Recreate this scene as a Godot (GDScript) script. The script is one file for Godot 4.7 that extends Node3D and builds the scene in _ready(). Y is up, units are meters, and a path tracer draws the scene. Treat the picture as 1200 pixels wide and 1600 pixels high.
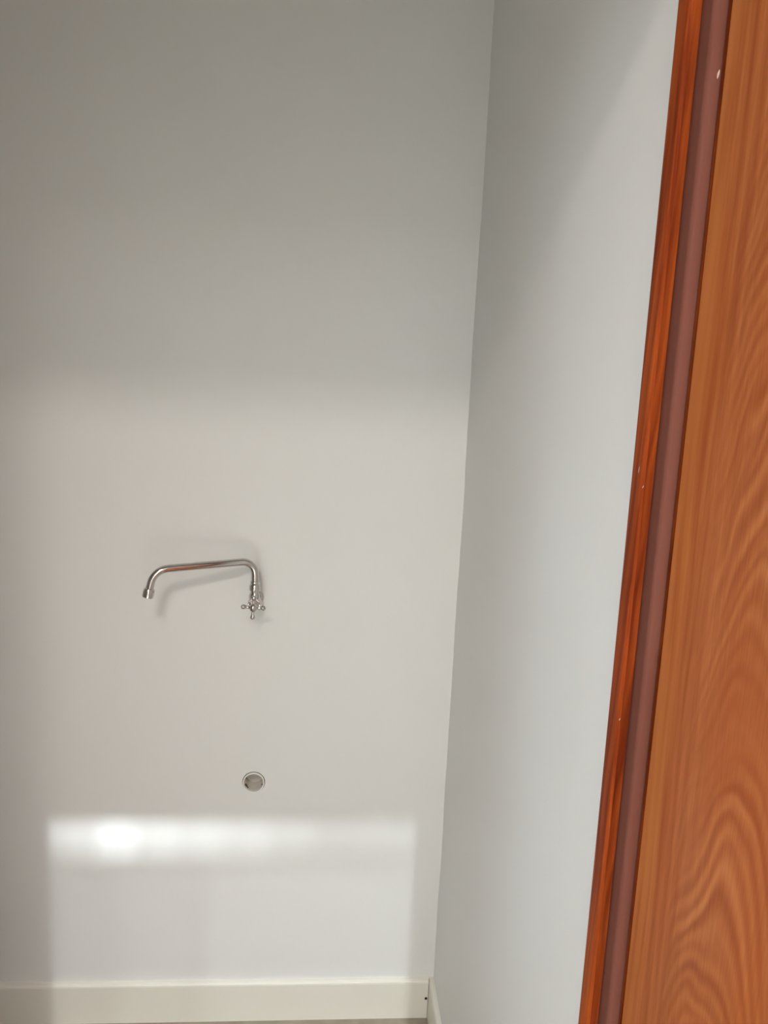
extends Node3D
# A small kitchen corner seen through its doorway: white back and right walls, cream skirting,
# a chrome wall tap with a swivel spout, an open waste pipe, and at the right the varnished
# door frame with its seal and the door leaf, opened towards the viewer.

const SUN_RUN := -0.025          # sideways drift of the sunlight per metre of depth
const SUN_FALL := 1.311          # fall of the sunlight per metre of depth
const BACK := -1.7               # face of the kitchen's back wall
const RIGHT := 0.307             # face of the kitchen's right wall
const HALL_TOP := 2.85
const HALL_END := 5.2
const LAMP_ENERGY := 3.0

var M := {}

func _ready():
	# ---- camera -------------------------------------------------------------------------
	var cam := Camera3D.new()
	cam.name = "camera"
	cam.fov = 65.12
	cam.position = Vector3(0, 1.5295, 0)
	cam.rotation = Vector3(-0.17032, -0.07973, 0.04569)
	cam.near = 0.02
	add_child(cam)
	cam.current = true
	# ---- sky, sun, exposure -------------------------------------------------------------
	var env := Environment.new()
	env.background_mode = Environment.BG_SKY
	var sm := ProceduralSkyMaterial.new()
	sm.sky_top_color = Color(0.815, 0.885, 0.945)
	sm.sky_horizon_color = Color(0.905, 0.925, 0.945)
	sm.ground_horizon_color = Color(0.62, 0.60, 0.56)
	sm.ground_bottom_color = Color(0.45, 0.43, 0.40)
	var sky := Sky.new()
	sky.sky_material = sm
	env.sky = sky
	env.background_energy_multiplier = 12.5
	env.tonemap_mode = Environment.TONE_MAPPER_LINEAR
	env.tonemap_exposure = 1.19
	env.sdfgi_enabled = true
	env.ssao_enabled = true
	env.ssil_enabled = true
	var we := WorldEnvironment.new()
	we.name = "world_environment"
	we.environment = env
	add_child(we)
	var sun := DirectionalLight3D.new()
	sun.name = "sun"
	sun.light_color = Color(0.95, 0.985, 1.0)
	sun.light_energy = 6.4
	sun.light_angular_distance = 1.0
	sun.shadow_enabled = true
	sun.sky_mode = DirectionalLight3D.SKY_MODE_LIGHT_ONLY
	add_child(sun)
	sun.look_at_from_position(Vector3.ZERO, Vector3(SUN_RUN, -SUN_FALL, -1.0), Vector3.UP)
	# ---- the place ----------------------------------------------------------------------
	make_materials()
	build_kitchen()
	build_hall()
	build_door()
	build_tap(Vector3(-0.1335, 1.0395, BACK))
	build_drain(Vector3(-0.132, 0.606, BACK))
	build_lamp(Vector3(-0.40, HALL_TOP, 1.12), "white square panel lamp on the hall ceiling between the two skylights")
	build_lamp(Vector3(-0.40, HALL_TOP, 4.17), "white square panel lamp on the hall ceiling near the end wall")

# =========================================================================== materials
func make_materials():
	M.wall = paint(Color(0.932, 0.932, 0.923), 0.5)
	M.skirting = paint(Color(0.935, 0.922, 0.875), 0.38)
	M.ceiling = paint(Color(0.945, 0.945, 0.935), 0.8)
	M.floor = floor_material(Color(0.59, 0.545, 0.485), Color(0.67, 0.63, 0.57))
	M.floor_hall = floor_material(Color(0.85, 0.825, 0.775), Color(0.905, 0.887, 0.85), 0.85)
	M.leaf = wood(leaf_image(), 0.36)
	M.frame = wood(frame_image(), 0.42)
	M.frame.metallic_specular = 0.12
	M.seal = plain(Color(0.44, 0.265, 0.22), 0.75)
	M.seal.metallic_specular = 0.25
	M.chrome = plain(Color(0.80, 0.785, 0.775), 0.10, 1.0)
	M.chrome_dull = plain(Color(0.70, 0.68, 0.66), 0.24, 1.0)
	M.mesh = plain(Color(0.30, 0.29, 0.27), 0.5, 0.6)
	M.pvc = plain(Color(0.95, 0.94, 0.92), 0.3)
	M.pvc_inside = plain(Color(0.92, 0.895, 0.86), 0.45)
	M.pvc_grey = plain(Color(0.80, 0.77, 0.73), 0.55)
	M.grime = plain(Color(0.27, 0.245, 0.22), 0.9)
	M.dark_nail = plain(Color(0.16, 0.13, 0.11), 0.6, 0.4)
	M.fleck = plain(Color(0.76, 0.66, 0.60), 0.6)
	M.alu = plain(Color(0.78, 0.78, 0.77), 0.45, 0.8)
	M.lamp_body = plain(Color(0.9, 0.9, 0.88), 0.5)
	var g := plain(Color(0.95, 0.95, 0.94), 0.5)
	g.emission_enabled = true
	g.emission = Color(1.0, 0.965, 0.93)
	g.emission_energy_multiplier = 2.0
	M.glow = g

func plain(c: Color, rough: float, metal := 0.0) -> StandardMaterial3D:
	var m := StandardMaterial3D.new()
	m.albedo_color = c
	m.roughness = rough
	m.metallic = metal
	return m

func glass(alpha: float) -> StandardMaterial3D:
	var m := plain(Color(0.60, 0.61, 0.61), 0.1)
	m.transparency = BaseMaterial3D.TRANSPARENCY_ALPHA
	m.albedo_color.a = alpha
	return m

func paint(c: Color, rough: float) -> StandardMaterial3D:
	# rolled enamel: the colour is even, only a faint stipple remains in the surface
	var m := plain(c, rough)
	var n := FastNoiseLite.new()
	n.seed = 11
	n.noise_type = FastNoiseLite.TYPE_SIMPLEX_SMOOTH
	n.frequency = 0.035
	n.fractal_octaves = 3
	var t := NoiseTexture2D.new()
	t.width = 512
	t.height = 512
	t.seamless = true
	t.as_normal_map = true
	t.bump_strength = 1.2
	t.noise = n
	m.normal_enabled = true
	m.normal_texture = t
	m.normal_scale = 0.12
	m.uv1_triplanar = true
	m.uv1_world_triplanar = true
	m.uv1_scale = Vector3(2.2, 2.2, 2.2)
	return m

func floor_material(low: Color, high: Color, rough := 0.4) -> StandardMaterial3D:
	var m := plain(Color(1, 1, 1), 0.4)
	var n := FastNoiseLite.new()
	n.seed = 5
	n.noise_type = FastNoiseLite.TYPE_SIMPLEX
	n.frequency = 0.02
	n.fractal_octaves = 4
	var g := Gradient.new()
	g.set_color(0, low)
	g.set_color(1, high)
	var t := NoiseTexture2D.new()
	t.width = 512
	t.height = 512
	t.seamless = true
	t.noise = n
	t.color_ramp = g
	m.albedo_texture = t
	m.uv1_triplanar = true
	m.uv1_world_triplanar = true
	m.uv1_scale = Vector3(1.3, 1.3, 1.3)
	m.roughness = rough
	return m

func wood(img: Image, rough: float) -> StandardMaterial3D:
	var m := StandardMaterial3D.new()
	img.generate_mipmaps()
	m.albedo_texture = ImageTexture.create_from_image(img)
	m.roughness = rough
	m.metallic_specular = 0.22
	return m

func noise(sd: int, freq: float, oct := 3) -> FastNoiseLite:
	var n := FastNoiseLite.new()
	n.seed = sd
	n.noise_type = FastNoiseLite.TYPE_SIMPLEX_SMOOTH
	n.frequency = freq
	n.fractal_octaves = oct
	return n

# flat-sawn veneer: arches stacked along the heart of the board, straight grain beside it.
# the picture is 0.40 m wide (from the hinge edge on) and 2.02 m high, row 0 at the top.
func leaf_image() -> Image:
	var w := 640
	var h := 1600
	var warp := noise(3, 1.0, 2)
	var ring := noise(8, 1.0, 2)
	var fine := noise(21, 1.0, 3)
	var blot := noise(34, 1.0, 2)
	var data := PackedByteArray()
	data.resize(w * h * 3)
	var lo := Vector3(0.555, 0.280, 0.140)
	var hi := Vector3(0.755, 0.468, 0.275)
	var red := Vector3(0.635, 0.305, 0.125)
	var pale := Vector3(0.730, 0.455, 0.250)
	var k := 0
	for j in h:
		var y := 2.02 * j / h
		var axis := 0.128 + 0.012 * warp.get_noise_2d(y * 1.6, 5.0)
		var wob := 0.05 * warp.get_noise_2d(40.0, y * 2.2)
		for i in w:
			var x := 0.40 * i / w
			var dx := x - axis
			var bend := 0.010 * warp.get_noise_2d(x * 14.0, y * 5.0) + 0.0014 * ring.get_noise_2d(x * 50.0, y * 9.0)
			var d := absf(dx + bend * 0.6)
			var arch := y - 34.0 * d * d / (1.0 + 5.0 * d) + wob + bend * 1.6
			var s := ring.get_noise_1d(arch * 34.0) * 0.9 + 0.35 * sin(arch * 230.0 + 4.0 * warp.get_noise_2d(x * 9.0, y * 3.0))
			var heart := clampf(1.25 - absf(dx) / 0.075, 0.0, 1.0)
			heart = heart * heart * (3.0 - 2.0 * heart)
			var str_x := x + 0.012 * warp.get_noise_2d(x * 5.0, y * 1.5)
			var straight := ring.get_noise_2d(str_x * 75.0, y * 2.6)
			var pores := fine.get_noise_2d(x * 420.0, y * 16.0)
			var t := clampf(0.50 + heart * 0.46 * s + (1.0 - heart) * 0.50 * straight + 0.22 * pores, 0.0, 1.0)
			var c := lo.lerp(hi, t)
			var b := clampf(0.5 + 0.9 * blot.get_noise_2d(x * 9.0, y * 2.4), 0.0, 1.0)
			c = c.lerp(red, 0.50 * b * (1.0 - 0.4 * t))
			# pale sapwood along the hinge edge, ragged where it meets the heartwood
			var sap := clampf((0.034 + 0.020 * warp.get_noise_2d(y * 2.4, 17.0) + 0.012 * straight - x) / 0.018, 0.0, 1.0)
			c = c.lerp(pale, 0.6 * sap)
			data[k] = int(clampf(c.x, 0, 1) * 255.0)
			data[k + 1] = int(clampf(c.y, 0, 1) * 255.0)
			data[k + 2] = int(clampf(c.z, 0, 1) * 255.0)
			k += 3
	return Image.create_from_data(w, h, false, Image.FORMAT_RGB8, data)

# solid redwood of the frame: 0.20 m round the profile, 2.02 m high, grain a little slanted
func frame_image() -> Image:
	var w := 256
	var h := 1400
	var a := noise(51, 1.0, 2)
	var b := noise(57, 1.0, 3)
	var data := PackedByteArray()
	data.resize(w * h * 3)
	var dark := Vector3(0.430, 0.165, 0.075)
	var mid := Vector3(0.600, 0.270, 0.115)
	var orange := Vector3(0.720, 0.360, 0.135)
	var k := 0
	for j in h:
		var y := 2.02 * j / h
		for i in w:
			var x := 0.20 * i / w
			var sx := x + 0.05 * y + 0.004 * a.get_noise_2d(x * 20.0, y * 6.0)
			var g := clampf(0.5 + 0.75 * a.get_noise_2d(sx * 110.0, y * 3.5) + 0.20 * b.get_noise_2d(x * 500.0, y * 20.0), 0.0, 1.0)
			var o := clampf(0.45 + 1.1 * b.get_noise_2d(x * 14.0 + 9.0, y * 2.6), 0.0, 1.0)
			var c := dark.lerp(mid, g).lerp(orange, 0.45 * o * g + 0.12 * o)
			data[k] = int(clampf(c.x, 0, 1) * 255.0)
			data[k + 1] = int(clampf(c.y, 0, 1) * 255.0)
			data[k + 2] = int(clampf(c.z, 0, 1) * 255.0)
			k += 3
	return Image.create_from_data(w, h, false, Image.FORMAT_RGB8, data)

# =========================================================================== mesh helpers
class Geo:
	var v := PackedVector3Array()
	var n := PackedVector3Array()
	var t := PackedVector2Array()
	var ix := PackedInt32Array()

	func vert(p: Vector3, nn: Vector3, uv := Vector2.ZERO) -> int:
		v.append(p)
		n.append(nn)
		t.append(uv)
		return v.size() - 1

	# a triangle turned so that its front (clockwise) looks along the normals of its corners
	func tri(a: int, b: int, c: int):
		var g := (v[b] - v[a]).cross(v[c] - v[a])
		if g.dot(n[a] + n[b] + n[c]) > 0.0:
			ix.append_array([a, c, b])
		else:
			ix.append_array([a, b, c])

	func quad(a: int, b: int, c: int, d: int):
		tri(a, b, c)
		tri(a, c, d)

	func face(ps: Array, nn: Vector3, uvs = null):
		var s := v.size()
		for i in ps.size():
			vert(ps[i], nn, uvs[i] if uvs != null else Vector2.ZERO)
		for i in range(1, ps.size() - 1):
			tri(s, s + i, s + i + 1)

	# a box with chamfered edges
	func box(lo: Vector3, hi: Vector3, bev := 0.0):
		var c := (lo + hi) * 0.5
		var h := (hi - lo) * 0.5
		var e := h - Vector3.ONE * bev
		for ax in 3:
			var u := (ax + 1) % 3
			var w := (ax + 2) % 3
			for s in [-1.0, 1.0]:
				var ps := []
				for q in [[-1, -1], [1, -1], [1, 1], [-1, 1]]:
					var p := Vector3.ZERO
					p[ax] = h[ax] * s
					p[u] = e[u] * q[0]
					p[w] = e[w] * q[1]
					ps.append(c + p)
				var nn := Vector3.ZERO
				nn[ax] = s
				face(ps, nn)
				if bev > 0.0:
					for s2 in [-1.0, 1.0]:
						var es := []
						for q in [[0, -1], [0, 1], [1, 1], [1, -1]]:
							var p := Vector3.ZERO
							p[ax] = (h[ax] if q[0] == 0 else e[ax]) * s
							p[u] = (e[u] if q[0] == 0 else h[u]) * s2
							p[w] = e[w] * q[1]
							es.append(c + p)
						var en := Vector3.ZERO
						en[ax] = s
						en[u] = s2
						face(es, en.normalized())
		if bev > 0.0:
			for sx in [-1.0, 1.0]:
				for sy in [-1.0, 1.0]:
					for sz in [-1.0, 1.0]:
						var sg := Vector3(sx, sy, sz)
						face([c + Vector3(h.x, e.y, e.z) * sg, c + Vector3(e.x, h.y, e.z) * sg, c + Vector3(e.x, e.y, h.z) * sg], sg.normalized())

	# a closed outline in (x, z), drawn up along y; smooth where the outline turns gently
	func upright(outline: PackedVector2Array, y0: float, y1: float, su := 1.0, top := 2.02):
		var ring := outline
		if not Geometry2D.is_polygon_clockwise(ring):
			ring.reverse()
		var m := ring.size()
		var en := []
		for i in m:
			var d := (ring[(i + 1) % m] - ring[i]).normalized()
			en.append(Vector2(-d.y, d.x))
		# outward test on the longest edge
		var far := 0
		for i in m:
			if ring[i].distance_to(ring[(i + 1) % m]) > ring[far].distance_to(ring[(far + 1) % m]):
				far = i
		var mid := (ring[far] + ring[(far + 1) % m]) * 0.5
		var e0: Vector2 = en[far]
		if Geometry2D.is_point_in_polygon(mid + e0 * 0.0005, ring):
			for i in m:
				en[i] = -en[i]
		var at := 0.0
		for i in m:
			var j := (i + 1) % m
			var n0: Vector2 = en[i]
			var n1: Vector2 = en[i]
			var np: Vector2 = en[(i + m - 1) % m]
			var nx: Vector2 = en[j]
			if np.dot(n0) > 0.8:
				n0 = (n0 + np).normalized()
			if nx.dot(n1) > 0.8:
				n1 = (n1 + nx).normalized()
			var l := ring[i].distance_to(ring[j])
			var a := vert(Vector3(ring[i].x, y0, ring[i].y), Vector3(n0.x, 0, n0.y), Vector2(at * su, (top - y0) / top))
			var b := vert(Vector3(ring[j].x, y0, ring[j].y), Vector3(n1.x, 0, n1.y), Vector2((at + l) * su, (top - y0) / top))
			var c := vert(Vector3(ring[j].x, y1, ring[j].y), Vector3(n1.x, 0, n1.y), Vector2((at + l) * su, (top - y1) / top))
			var d2 := vert(Vector3(ring[i].x, y1, ring[i].y), Vector3(n0.x, 0, n0.y), Vector2(at * su, (top - y1) / top))
			quad(a, b, c, d2)
			at += l
		var cut := Geometry2D.triangulate_polygon(ring)
		for y in [y0, y1]:
			var s := v.size()
			for p in ring:
				vert(Vector3(p.x, y, p.y), Vector3(0, -1 if y == y0 else 1, 0), Vector2(p.x * su, p.y))
			for i in range(0, cut.size(), 3):
				tri(s + cut[i], s + cut[i + 1], s + cut[i + 2])

	# a profile of (distance along the axis, radius) turned about the axis; corners sharper than ~35 degrees stay crisp
	func lathe(origin: Vector3, axis: Vector3, prof: Array, seg := 28, facets := false, turn := 0.0):
		var w := axis.normalized()
		var u := w.cross(Vector3.UP if absf(w.y) < 0.9 else Vector3.RIGHT).normalized()
		var q := w.cross(u)
		var sn := []
		for i in prof.size() - 1:
			var d := Vector2(prof[i + 1][0] - prof[i][0], prof[i + 1][1] - prof[i][1]).normalized()
			sn.append(Vector2(-d.y, d.x))          # (along, outward)
		for i in prof.size() - 1:
			var na: Vector2 = sn[i]
			var nb: Vector2 = sn[i]
			if i > 0 and na.dot(sn[i - 1]) > 0.8:
				na = (na + sn[i - 1]).normalized()
			if i < sn.size() - 1 and nb.dot(sn[i + 1]) > 0.8:
				nb = (nb + sn[i + 1]).normalized()
			for k in seg:
				var a0 := TAU * k / seg + turn
				var a1 := TAU * (k + 1) / seg + turn
				var r0 := u * cos(a0) + q * sin(a0)
				var r1 := u * cos(a1) + q * sin(a1)
				var f0 := r0
				var f1 := r1
				if facets:
					f0 = (r0 + r1).normalized()
					f1 = f0
				var pa: float = prof[i][0]
				var ra: float = prof[i][1]
				var pb: float = prof[i + 1][0]
				var rb: float = prof[i + 1][1]
				var A := vert(origin + w * pa + r0 * ra, (w * na.x + f0 * na.y).normalized())
				var B := vert(origin + w * pa + r1 * ra, (w * na.x + f1 * na.y).normalized())
				var C := vert(origin + w * pb + r1 * rb, (w * nb.x + f1 * nb.y).normalized())
				var D := vert(origin + w * pb + r0 * rb, (w * nb.x + f0 * nb.y).normalized())
				if ra > 1e-6:
					tri(A, B, C)
				if rb > 1e-6:
					tri(A, C, D)

	# a round tube along a path, one radius for each point
	func tube(path: Array, rad: Array, seg := 24):
		var m := path.size()
		var tang := []
		for i in m:
			var p0: Vector3 = path[maxi(i - 1, 0)]
			var p1: Vector3 = path[mini(i + 1, m - 1)]
			tang.append((p1 - p0).normalized())
		var t0: Vector3 = tang[0]
		var u := t0.cross(Vector3.RIGHT if absf(t0.x) < 0.8 else Vector3.UP).normalized()
		var base := v.size()
		for i in m:
			var tt: Vector3 = tang[i]
			u = (u - tt * u.dot(tt)).normalized()
			var w := tt.cross(u)
			for k in seg + 1:
				var a := TAU * k / seg
				var r := u * cos(a) + w * sin(a)
				vert(path[i] + r * float(rad[i]), r, Vector2(float(k) / seg, float(i) / m))
		for i in m - 1:
			for k in seg:
				var a := base + i * (seg + 1) + k
				quad(a, a + 1, a + seg + 2, a + seg + 1)
		for e in [0, m - 1]:
			var nn: Vector3 = tang[e] * (-1.0 if e == 0 else 1.0)
			var c := vert(path[e], nn)
			var s := v.size()
			for k in seg + 1:
				vert(v[base + e * (seg + 1) + k], nn)
			for k in seg:
				tri(c, s + k, s + k + 1)

	func ball(c: Vector3, r: float, axis := Vector3.UP, seg := 20):
		var prof := []
		for i in 13:
			var a := PI * i / 12.0
			prof.append([-cos(a) * r, sin(a) * r])
		lathe(c, axis, prof, seg)

	func mesh() -> ArrayMesh:
		var arr := []
		arr.resize(Mesh.ARRAY_MAX)
		arr[Mesh.ARRAY_VERTEX] = v
		arr[Mesh.ARRAY_NORMAL] = n
		arr[Mesh.ARRAY_TEX_UV] = t
		arr[Mesh.ARRAY_INDEX] = ix
		var am := ArrayMesh.new()
		am.add_surface_from_arrays(Mesh.PRIMITIVE_TRIANGLES, arr)
		return am

func obj(called: String, g: Geo, m: Material, parent: Node = self) -> MeshInstance3D:
	var o := MeshInstance3D.new()
	o.name = called
	o.mesh = g.mesh()
	o.material_override = m
	o.cast_shadow = GeometryInstance3D.SHADOW_CASTING_SETTING_ON
	parent.add_child(o, true)
	return o

func tag(o: Node, label: String, category: String, kind := ""):
	o.set_meta("label", label)
	o.set_meta("category", category)
	if kind != "":
		o.set_meta("kind", kind)

func slab(called: String, lo: Vector3, hi: Vector3, m: Material, label: String, category: String) -> MeshInstance3D:
	var g := Geo.new()
	g.box(lo, hi)
	var o := obj(called, g, m)
	tag(o, label, category, "structure")
	return o

func thing(called: String, at: Vector3, label: String, category: String, kind := "") -> Node3D:
	var o := Node3D.new()
	o.name = called
	o.position = at
	add_child(o, true)
	tag(o, label, category, kind)
	return o

# an outline whose corners are rounded; each corner is [x, z, radius]
func rounded(corners: Array) -> PackedVector2Array:
	var out := PackedVector2Array()
	var m := corners.size()
	for i in m:
		var p := Vector2(corners[i][0], corners[i][1])
		var r: float = corners[i][2]
		var a := Vector2(corners[(i + m - 1) % m][0], corners[(i + m - 1) % m][1])
		var b := Vector2(corners[(i + 1) % m][0], corners[(i + 1) % m][1])
		if r <= 0.0:
			out.append(p)
			continue
		var da := (a - p).normalized()
		var db := (b - p).normalized()
		for k in 7:
			var s := k / 6.0
			var q0 := p + da * r * (1.0 - s)
			var q1 := p + db * r * s
			out.append(q0.lerp(q1, s))
	return out

# =========================================================================== the kitchen
func build_kitchen():
	# back wall, with the round hole that the waste pipe comes out of
	var wb := CSGCombiner3D.new()
	wb.name = "wall_back"
	add_child(wb)
	var bx := CSGBox3D.new()
	bx.name = "wall_body"
	bx.size = Vector3(2.32, 2.95, 0.22)
	bx.position = Vector3(-0.44, 1.375, BACK - 0.11)
	bx.material = M.wall
	wb.add_child(bx)
	var hole := CSGCylinder3D.new()
	hole.name = "pipe_hole"
	hole.operation = CSGShape3D.OPERATION_SUBTRACTION
	hole.radius = 0.0257
	hole.height = 0.30
	hole.sides = 48
	hole.rotation.x = PI / 2
	hole.position = Vector3(-0.132, 0.606, BACK - 0.02)
	hole.material = M.wall
	wb.add_child(hole)
	tag(wb, "plain white painted wall carrying the chrome tap and the open waste pipe", "wall", "structure")

	# right wall: plastered by hand, so its face wavers by a millimetre or two
	var wav := noise(77, 1.0, 2)
	var g := Geo.new()
	var nz := 34
	var ny := 90
	var z0 := BACK - 0.02
	var z1 := -0.68
	var base := g.v.size()
	for j in ny + 1:
		for i in nz + 1:
			var y := -0.02 + 2.64 * j / ny
			var z := z0 + (z1 - z0) * i / nz
			g.vert(Vector3(wall_x(wav, y, z), y, z), wall_n(wav, y, z))
	for j in ny:
		for i in nz:
			var a := base + j * (nz + 1) + i
			g.quad(a, a + 1, a + nz + 2, a + nz + 1)
	g.box(Vector3(RIGHT + 0.006, -0.02, z0), Vector3(RIGHT + 0.13, 2.62, z1))
	var wr := obj("wall_right", g, M.wall)
	tag(wr, "white painted side wall running from the corner to the wooden door frame", "wall", "structure")

	slab("wall_left", Vector3(-1.52, -0.1, BACK), Vector3(-1.4, 2.6, -0.68), M.wall, "white side wall facing the plain wall beside the door frame", "wall")
	slab("floor", Vector3(-2.1, -0.1, BACK - 0.22), Vector3(1.2, 0.0, -0.615), M.floor, "grey-brown stone floor below the cream skirting board", "floor")
	slab("ceiling", Vector3(-1.52, 2.44, BACK), Vector3(0.45, 2.56, -0.68), M.ceiling, "flat white ceiling over the room with the tap", "ceiling")

	# skirting boards with an eased top edge
	var sb := Geo.new()
	skirting(sb, Vector3(-1.4, 0, BACK), Vector3(RIGHT - 0.013, 0, BACK), Vector3(0, 0, 1))
	var bb := obj("baseboard_back", sb, M.skirting)
	tag(bb, "cream skirting board below the tap and the waste pipe", "skirting", "structure")
	var nail := Geo.new()
	nail.lathe(Vector3(0.2895, 0.054, BACK + 0.0125), Vector3(0.2, -0.15, 1), [[-0.004, 0.0001], [-0.004, 0.0018], [0.001, 0.0034], [0.0022, 0.0022], [0.0024, 0.0]], 10)
	obj("nail", nail, M.dark_nail, bb).set_meta("label", "dark nail head at the end of the skirting")
	var sr := Geo.new()
	skirting(sr, Vector3(RIGHT, 0, BACK), Vector3(RIGHT, 0, -0.70), Vector3(-1, 0, 0))
	var br := obj("baseboard_right", sr, M.skirting)
	tag(br, "cream skirting board along the side wall, meeting the corner", "skirting", "structure")

	# partition with the doorway, as three pieces of one wall
	var wf := Geo.new()
	wf.box(Vector3(-2.02, -0.05, -0.68), Vector3(-0.60, HALL_TOP + 0.1, -0.555))
	wf.box(Vector3(0.33, -0.05, -0.68), Vector3(1.12, HALL_TOP + 0.1, -0.555))
	wf.box(Vector3(-0.60, 2.035, -0.68), Vector3(0.33, HALL_TOP + 0.1, -0.555))
	var o := obj("wall_front", wf, M.wall)
	tag(o, "white partition wall around the doorway with the wooden frame", "wall", "structure")

func wall_x(w: FastNoiseLite, y: float, z: float) -> float:
	return RIGHT + 0.0017 * w.get_noise_2d(y * 2.3, z * 1.1) + 0.0007 * w.get_noise_2d(y * 9.0 + 30.0, z * 3.0)

func wall_n(w: FastNoiseLite, y: float, z: float) -> Vector3:
	var e := 0.02
	var dy := (wall_x(w, y + e, z) - wall_x(w, y - e, z)) / (2 * e)
	var dz := (wall_x(w, y, z + e) - wall_x(w, y, z - e)) / (2 * e)
	return Vector3(-1, dy, dz).normalized()

func skirting(g: Geo, a: Vector3, b: Vector3, out: Vector3):
	var prof := [[0.0, 0.0], [0.012, 0.0], [0.012, 0.093], [0.0112, 0.0968], [0.0092, 0.0995], [0.006, 0.1015], [0.0, 0.1025]]
	for i in prof.size() - 1:
		var p: Array = prof[i]
		var q: Array = prof[i + 1]
		var nn: Vector3 = (out * (q[1] - p[1]) + Vector3.UP * (p[0] - q[0])).normalized()
		var p3: Vector3 = out * p[0] + Vector3.UP * p[1]
		var q3: Vector3 = out * q[0] + Vector3.UP * q[1]
		g.face([a + p3, b + p3, b + q3, a + q3], nn)
	for e in [a, b]:
		var ps := []
		for p in prof:
			ps.append(e + out * p[0] + Vector3.UP * p[1])
		g.face(ps, (e - (a + b) * 0.5).normalized())

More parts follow.
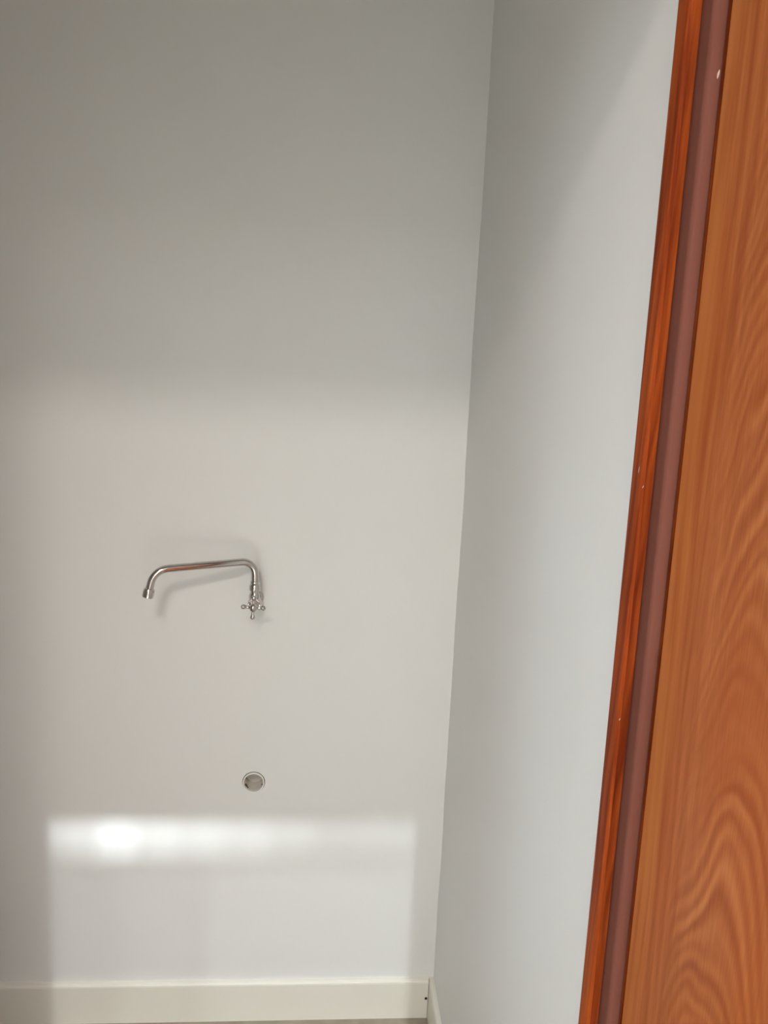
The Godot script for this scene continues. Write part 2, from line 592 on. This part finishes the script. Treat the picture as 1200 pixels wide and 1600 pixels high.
# =========================================================================== the hall behind the viewer
func build_hall():
	slab("floor_hall", Vector3(-2.1, -0.1, -0.615), Vector3(1.2, 0.0, HALL_END + 0.12), M.floor_hall, "pale cream stone floor of the hall, outside the doorway", "floor")
	slab("wall_hall_right", Vector3(1.0, -0.05, -0.555), Vector3(1.12, HALL_TOP + 0.1, HALL_END), M.wall, "white hall wall behind the open door leaf", "wall")
	slab("wall_hall_end", Vector3(-2.02, -0.05, HALL_END), Vector3(1.12, HALL_TOP + 0.1, HALL_END + 0.12), M.wall, "white end wall of the hall, facing the doorway", "wall")
	var he := Geo.new()
	var wn := 0.15
	var wf := 0.82
	var ws := 1.25
	var wt := 2.40
	he.box(Vector3(-2.02, -0.05, -0.555), Vector3(-1.9, HALL_TOP + 0.1, wn))
	he.box(Vector3(-2.02, -0.05, wf), Vector3(-1.9, HALL_TOP + 0.1, HALL_END))
	he.box(Vector3(-2.02, -0.05, wn), Vector3(-1.9, ws, wf))
	he.box(Vector3(-2.02, wt, wn), Vector3(-1.9, HALL_TOP + 0.1, wf))
	tag(obj("wall_hall_left", he, M.wall), "white hall wall with a large window, opposite the open door leaf", "wall", "structure")
	# two-light aluminium window
	var gd := thing("window_2", Vector3(-1.96, 0, 0), "large two-light aluminium window in the hall side wall", "window", "structure")
	for zz in [wn + 0.025, (wn + wf) * 0.5, wf - 0.025]:
		bar(gd, Vector3(-0.02, ws, zz - 0.025), Vector3(0.02, wt, zz + 0.025))
	for yy in [ws + 0.025, wt - 0.025]:
		bar(gd, Vector3(-0.02, yy - 0.025, wn), Vector3(0.02, yy + 0.025, wf))
	var clear := glass(0.06)
	for k in 2:
		var za := wn + 0.05 if k == 0 else (wn + wf) * 0.5 + 0.025
		var zc := (wn + wf) * 0.5 - 0.025 if k == 0 else wf - 0.05
		var pg := Geo.new()
		pg.face([Vector3(0, ws + 0.05, za), Vector3(0, ws + 0.05, zc), Vector3(0, wt - 0.05, zc), Vector3(0, wt - 0.05, za)], Vector3(1, 0, 0))
		obj("pane", pg, clear, gd)
	var x0 := -1.6
	var x1 := 0.6
	var z0 := -0.17
	var zb := -1.7 + (HALL_TOP - 0.403) / SUN_FALL
	z0 = zb - 0.13
	var zm := 0.62
	var s0 := 2.30       # the second, paler rooflight
	var s1 := 3.85
	var g := Geo.new()
	g.box(Vector3(-2.02, HALL_TOP, -0.68), Vector3(x0, HALL_TOP + 0.1, HALL_END + 0.12))
	g.box(Vector3(x1, HALL_TOP, -0.68), Vector3(1.12, HALL_TOP + 0.1, HALL_END + 0.12))
	g.box(Vector3(x0, HALL_TOP, -0.68), Vector3(x1, HALL_TOP + 0.1, z0))
	g.box(Vector3(x0, HALL_TOP, zm), Vector3(x1, HALL_TOP + 0.1, s0))
	g.box(Vector3(x0, HALL_TOP, s1), Vector3(x1, HALL_TOP + 0.1, HALL_END + 0.12))
	var c := obj("ceiling_hall", g, M.ceiling)
	tag(c, "white hall ceiling around the two skylights", "ceiling", "structure")
	# skylight: dark tinted sheets, and a row of smaller, clearer vent panes along the edge nearest the doorway
	var sk := thing("window_1", Vector3(0, HALL_TOP, 0), "dark tinted skylight with vent panes in the hall ceiling", "skylight", "structure")
	var y0 := 0.0
	for xx in [x0, x1]:
		bar(sk, Vector3(xx - 0.012, y0, z0), Vector3(xx + 0.012, y0 + 0.03, zm))
	for zz in [zb, zm]:
		bar(sk, Vector3(x0, y0, zz - 0.002), Vector3(x1, y0 + 0.02, zz + 0.002))
	var tints := [glass(0.972), glass(0.965), glass(0.957), glass(0.957)]
	var splits := [x0, -0.40, -0.20, 0.35, x1]
	for i in 4:
		var a: float = splits[i]
		var b: float = splits[i + 1]
		if i > 0:
			bar(sk, Vector3(a - 0.003, y0, zb), Vector3(a + 0.003, y0 + 0.02, zm))
		pane(sk, Vector3(a + 0.003, 0.013, zb), Vector3(b - 0.003, 0.019, zm), tints[i])
	var rl := thing("window_3", Vector3(0, HALL_TOP, 0), "lightly tinted rooflight with aluminium bars in the hall ceiling", "skylight", "structure")
	var clear_roof := glass(0.68)
	for i in 3:
		var a := x0 + (x1 - x0) * i / 3.0
		var b := x0 + (x1 - x0) * (i + 1) / 3.0
		bar(rl, Vector3(a - 0.01, y0, s0), Vector3(a + 0.01, y0 + 0.03, s1))
		pane(rl, Vector3(a + 0.01, 0.013, s0 + 0.004), Vector3(b - 0.01, 0.019, s1 - 0.004), clear_roof)
	for zz in [s0, s1]:
		bar(rl, Vector3(x0, y0, zz - 0.006), Vector3(x1, y0 + 0.03, zz + 0.006))
	var cuts := [[x0, -0.51, 0.90], [-0.51, -0.44, 0.87], [-0.44, -0.34, 0.785], [-0.34, -0.24, 0.845], [-0.24, -0.14, 0.865], [-0.14, -0.04, 0.89], [-0.04, 0.06, 0.925], [0.06, x1, 0.95]]
	for k in cuts.size():
		if k > 0:
			bar(sk, Vector3(cuts[k][0] - 0.002, y0, z0), Vector3(cuts[k][0] + 0.002, y0 + 0.012, zb))
		if cuts[k][2] > 0.0:
			pane(sk, Vector3(cuts[k][0] + 0.001, 0.013, z0), Vector3(cuts[k][1] - 0.001, 0.017, zb), glass(cuts[k][2]))

func bar(parent: Node, lo: Vector3, hi: Vector3):
	var g := Geo.new()
	g.box(lo, hi, 0.001)
	obj("glazing_bar", g, M.alu, parent)

func pane(parent: Node, lo: Vector3, hi: Vector3, m: Material):
	# one sheet: a single face, so that its tint counts once
	var g := Geo.new()
	g.face([lo, Vector3(hi.x, lo.y, lo.z), Vector3(hi.x, lo.y, hi.z), Vector3(lo.x, lo.y, hi.z)], Vector3.DOWN)
	obj("pane", g, m, parent)

func build_lamp(at: Vector3, label: String):
	# a square panel lamp screwed to the hall ceiling
	var t := thing("ceiling_lamp", at, label, "lamp")
	t.set_meta("group", "panel lamps along the hall ceiling")
	var g := Geo.new()
	g.box(Vector3(-0.22, -0.03, -0.22), Vector3(0.22, 0.0, 0.22), 0.003)
	obj("lamp_housing", g, M.lamp_body, t)
	var d := Geo.new()
	d.box(Vector3(-0.20, -0.036, -0.20), Vector3(0.20, -0.0295, 0.20), 0.002)
	obj("lamp_diffuser", d, M.glow, t)
	var l := AreaLight3D.new()
	l.name = "lamp_light"
	l.area_size = Vector2(0.40, 0.40)
	l.light_color = Color(1.0, 0.965, 0.93)
	l.light_energy = LAMP_ENERGY
	l.light_size = 0.40
	l.shadow_enabled = true
	l.area_range = 15.0
	l.position = Vector3(0, -0.039, 0)
	l.rotation.x = -PI / 2
	t.add_child(l)

# =========================================================================== doorway
func build_door():
	var t := thing("trim_1", Vector3.ZERO, "varnished red-brown wooden door frame beside the white side wall", "door frame", "structure")
	# right jamb: rounded stop, rebate with a groove, then the wood behind the leaf
	var jr := rounded([[0.334, -0.684, 0.0], [0.274, -0.684, 0.0], [0.2695, -0.6795, 0.0045], [0.2700, -0.664, 0.0], [0.2703, -0.6575, 0.003],
		[0.2730, -0.6570, 0.002], [0.2745, -0.666, 0.002], [0.2965, -0.666, 0.0], [0.2968, -0.6465, 0.0], [0.302, -0.6465, 0.0], [0.302, -0.55, 0.002], [0.334, -0.55, 0.0]])
	var g := Geo.new()
	g.upright(jr, 0.0, 2.03, 5.0)
	var jamb := obj("jamb", g, M.frame, t)
	var jl := rounded([[-0.61, -0.684, 0.0], [-0.560, -0.684, 0.005], [-0.560, -0.6445, 0.003], [-0.574, -0.6445, 0.0], [-0.574, -0.55, 0.003], [-0.61, -0.55, 0.0]])
	g = Geo.new()
	g.upright(jl, 0.0, 2.03, 5.0)
	obj("jamb", g, M.frame, t)
	# head
	g = Geo.new()
	g.box(Vector3(-0.61, 2.0, -0.684), Vector3(0.334, 2.04, -0.6445), 0.003)
	g.box(Vector3(-0.61, 2.014, -0.6445), Vector3(0.334, 2.04, -0.55), 0.002)
	obj("head", g, M.frame, t)
	# the rubber seal pressed into the rebate
	var sl := rounded([[0.2843, -0.666, 0.0], [0.2843, -0.6450, 0.004], [0.2895, -0.6425, 0.004], [0.2966, -0.6435, 0.003], [0.2966, -0.666, 0.0]])
	g = Geo.new()
	g.upright(sl, 0.0, 2.02, 1.0)
	obj("seal", g, M.seal, t).set_meta("label", "dull brown rubber seal in the rebate")
	# stray flecks of wall paint on the varnish and the seal
	for f in [[Vector3(0.2925, 1.767, -0.6425), 0.0016, 0.0032], [Vector3(0.2700, 1.46, -0.664), 0.0005, 0.004], [Vector3(0.2720, 1.445, -0.6570), 0.0006, 0.0012],
			[Vector3(0.2720, 1.235, -0.6570), 0.0007, 0.0012]]:
		var s := Geo.new()
		var p: Vector3 = f[0]
		var tall: float = f[2]
		var wide: float = f[1]
		s.tube([p - Vector3(0.0004, tall, 0), p - Vector3(0.0002, tall * 0.5, 0), p, p + Vector3(0.0003, tall * 0.5, 0), p + Vector3(0.0006, tall, 0)],
			[wide * 0.2, wide * 0.5, wide * 0.6, wide * 0.45, wide * 0.15], 8)
		obj("paint_fleck", s, M.fleck, t)

	# the leaf, opened towards the viewer
	var lt := thing("door_1", Vector3(0.2952, 0.006, -0.6395), "orange-brown veneered door leaf with arched grain, standing open", "door", "structure")
	lt.rotation.y = deg_to_rad(3.0)
	var outline := rounded([[0.0, 0.0, 0.003], [0.0, 0.885, 0.003], [0.036, 0.885, 0.003], [0.036, 0.0, 0.003]])
	g = Geo.new()
	leaf_mesh(g, outline, 0.0, 1.99)
	obj("leaf", g, M.leaf, lt)
	g = Geo.new()
	for y in [0.25, 1.0, 1.75]:
		g = Geo.new()
		g.lathe(Vector3(0.042, y - 0.045, -0.002), Vector3.UP, [[0, 0], [0, 0.006], [0.09, 0.006], [0.09, 0]], 14)
		g.box(Vector3(0.006, y - 0.045, -0.0015), Vector3(0.04, y + 0.045, 0.0005))
		obj("hinge", g, M.chrome_dull, lt)

# upright outline whose texture runs across the face from the hinge edge on
func leaf_mesh(g: Geo, outline: PackedVector2Array, y0: float, y1: float):
	g.upright(outline, y0, y1, 1.0, 2.02)
	for i in g.v.size():
		g.t[i] = Vector2((g.v[i].z + (0.0 if g.v[i].x < 0.018 else 0.21)) / 0.40, (2.0 - g.v[i].y) / 2.02)

# =========================================================================== tap
func build_tap(at: Vector3):
	var t := thing("wall_tap", at, "chrome wall tap with a long swivel spout and a cross handle", "tap")
	var g := Geo.new()
	# wall flange
	g.lathe(Vector3.ZERO, Vector3(0, 0, 1), [[0, 0.0160], [0.0015, 0.0163], [0.004, 0.0158], [0.0065, 0.0140], [0.008, 0.0115], [0.008, 0.0]], 36)
	obj("flange", g, M.chrome, t)
	# body: the barrel out of the wall, with the boss that carries the spout and the bonnet of the valve
	g = Geo.new()
	g.lathe(Vector3(0, 0, 0.006), Vector3(0, 0, 1), [[0, 0.0105], [0.018, 0.0105], [0.020, 0.0125], [0.024, 0.0140], [0.038, 0.0145], [0.050, 0.0140], [0.054, 0.0125], [0.055, 0.0]], 30)
	g.lathe(Vector3(0, 0.0, 0.045), Vector3.UP, [[0.006, 0.0115], [0.017, 0.0110], [0.021, 0.0090], [0.026, 0.0085], [0.030, 0.0085]], 26)
	obj("body", g, M.chrome, t)
	g = Geo.new()
	g.lathe(Vector3(0, 0, 0.058), Vector3(0, 0, 1), [[0, 0.0115], [0.003, 0.0118], [0.009, 0.0115], [0.0105, 0.009], [0.0105, 0.0]], 6, true, 0.3)
	g.lathe(Vector3(0, 0, 0.064), Vector3(0, 0, 1), [[0, 0.0062], [0.014, 0.0056]], 18)
	obj("bonnet", g, M.chrome_dull, t)
	# spout
	var s0 := Vector3(0, 0, 0.045)
	var a := deg_to_rad(18.0)
	var d := Vector3(-cos(a), -0.045, sin(a)).normalized()
	var H := 0.092
	var r1 := 0.030
	var path := []
	var rad := []
	path.append(s0 + Vector3(0, 0.034, 0))
	path.append(s0 + Vector3(0, 0.046, 0))
	path.append(s0 + Vector3(0, H - r1, 0))
	for k in range(1, 13):
		var w := PI * 0.5 * k / 12.0
		path.append(s0 + Vector3(0, H - r1, 0) + d * r1 * (1.0 - cos(w)) + Vector3.UP * r1 * sin(w))
	var L := 0.213
	var r2 := 0.034
	var p: Vector3 = path[path.size() - 1]
	var straight := L - r1 - r2
	for k in range(1, 7):
		path.append(p + d * straight * k / 6.0)
	p = path[path.size() - 1]
	var turn := deg_to_rad(77.0)
	for k in range(1, 13):
		var w := turn * k / 12.0
		path.append(p + d * r2 * sin(w) + Vector3.DOWN * r2 * (1.0 - cos(w)))
	var dn := (d * cos(turn) + Vector3.DOWN * sin(turn)).normalized()
	p = path[path.size() - 1]
	path.append(p + dn * 0.008)
	path.append(p + dn * 0.014)
	for i in path.size():
		rad.append(0.0079)
	g = Geo.new()
	g.tube(path, rad, 26)
	var sp := obj("spout", g, M.chrome, t)
	g = Geo.new()
	var e := p + dn * 0.011
	g.lathe(e, dn, [[0, 0.0079], [0.001, 0.0098], [0.004, 0.0112], [0.014, 0.0116], [0.0185, 0.0111], [0.0195, 0.0100], [0.0190, 0.0088], [0.015, 0.0086]], 30)
	obj("nozzle", g, M.chrome, sp)
	g = Geo.new()
	g.lathe(e, dn, [[0.0165, 0.0093], [0.0165, 0.0]], 24)
	obj("strainer", g, M.mesh, sp)
	# union nut that holds the spout
	g = Geo.new()
	g.lathe(s0 + Vector3(0, 0.0275, 0), Vector3.UP, [[0, 0.0085], [0.0008, 0.0116], [0.0095, 0.0120], [0.0125, 0.0110], [0.0155, 0.0092], [0.017, 0.0079]], 32)
	obj("union_nut", g, M.chrome, sp)
	g = Geo.new()
	g.lathe(s0 + Vector3(0, 0.0435, 0), Vector3.UP, [[0, 0.0079], [0.0008, 0.0094], [0.003, 0.0097], [0.005, 0.0088], [0.0055, 0.0079]], 26)
	obj("collar", g, M.chrome, sp)
	# cross handle: a domed hub, four waisted arms that end in balls
	var h := Node3D.new()
	h.name = "handle"
	h.position = Vector3(0, 0, 0.078)
	h.rotation.z = deg_to_rad(-3.0)
	t.add_child(h)
	g = Geo.new()
	g.lathe(Vector3.ZERO, Vector3(0, 0, 1), [[-0.006, 0.0065], [-0.005, 0.0080], [0.003, 0.0086], [0.006, 0.0078], [0.0085, 0.0058], [0.0100, 0.0030], [0.0104, 0.0]], 28)
	obj("hub", g, M.chrome, h)
	for k in 4:
		var w := PI * 0.5 * k
		var u := Vector3(cos(w), sin(w), 0)
		g = Geo.new()
		g.lathe(Vector3.ZERO, u, [[0.005, 0.0046], [0.009, 0.0036], [0.013, 0.0030], [0.0155, 0.0034], [0.017, 0.0042]], 16)
		g.ball(u * 0.0205, 0.0054, u)
		obj("arm", g, M.chrome, h)

# =========================================================================== waste pipe
func build_drain(at: Vector3):
	var t := thing("waste_pipe", at, "open round white waste pipe end set in the wall below the tap", "pipe")
	var g := Geo.new()
	# the pipe: outer skin in the wall, a rim standing a little proud, the bore
	g.lathe(Vector3(0, 0, -0.16), Vector3(0, 0, 1), [[0, 0.0240], [0.150, 0.0240]], 48)
	g.lathe(Vector3(0, 0, -0.16), Vector3(0, 0, 1), [[0.156, 0.0210], [0.0, 0.0210]], 48)
	obj("pipe", g, M.pvc_inside, t)
	g = Geo.new()
	g.lathe(Vector3(0, 0, -0.006), Vector3(0, 0, 1), [[0.0, 0.0241], [0.0062, 0.0241], [0.0078, 0.0244], [0.0090, 0.0245], [0.0100, 0.0241], [0.0105, 0.0235], [0.0106, 0.0228], [0.0100, 0.0216], [0.0085, 0.0211], [0.0, 0.0210]], 48)
	obj("rim", g, M.pvc, t)
	# the far end of the bore: the bend below the wall
	g = Geo.new()
	g.lathe(Vector3(0, 0, -0.038), Vector3(0, 0, 1), [[-0.004, 0.0210], [0.0, 0.0204], [0.0, 0.0]], 40)
	obj("bend", g, M.pvc_grey, t)
	# crumbs of mortar and grime stuck in the mouth
	var rng := RandomNumberGenerator.new()
	rng.seed = 4
	for c in [[205.0, -0.004, 0.0026], [216.0, -0.006, 0.0030], [228.0, -0.0035, 0.0020], [168.0, -0.012, 0.0030], [160.0, -0.016, 0.0024], [336.0, -0.005, 0.0018], [40.0, -0.006, 0.0016]]:
		var w := deg_to_rad(c[0])
		var p := Vector3(cos(w) * 0.0200, sin(w) * 0.0200, c[1])
		g = Geo.new()
		var r: float = c[2]
		g.lathe(p, Vector3(rng.randf() - 0.5, rng.randf() - 0.5, 1.0), [[-r, 0.0], [-r * 0.6, r * 0.7], [0, r * 0.9], [r * 0.7, r * 0.55], [r * 1.1, 0.0]], 9)
		obj("mortar_crumb", g, M.grime, t)
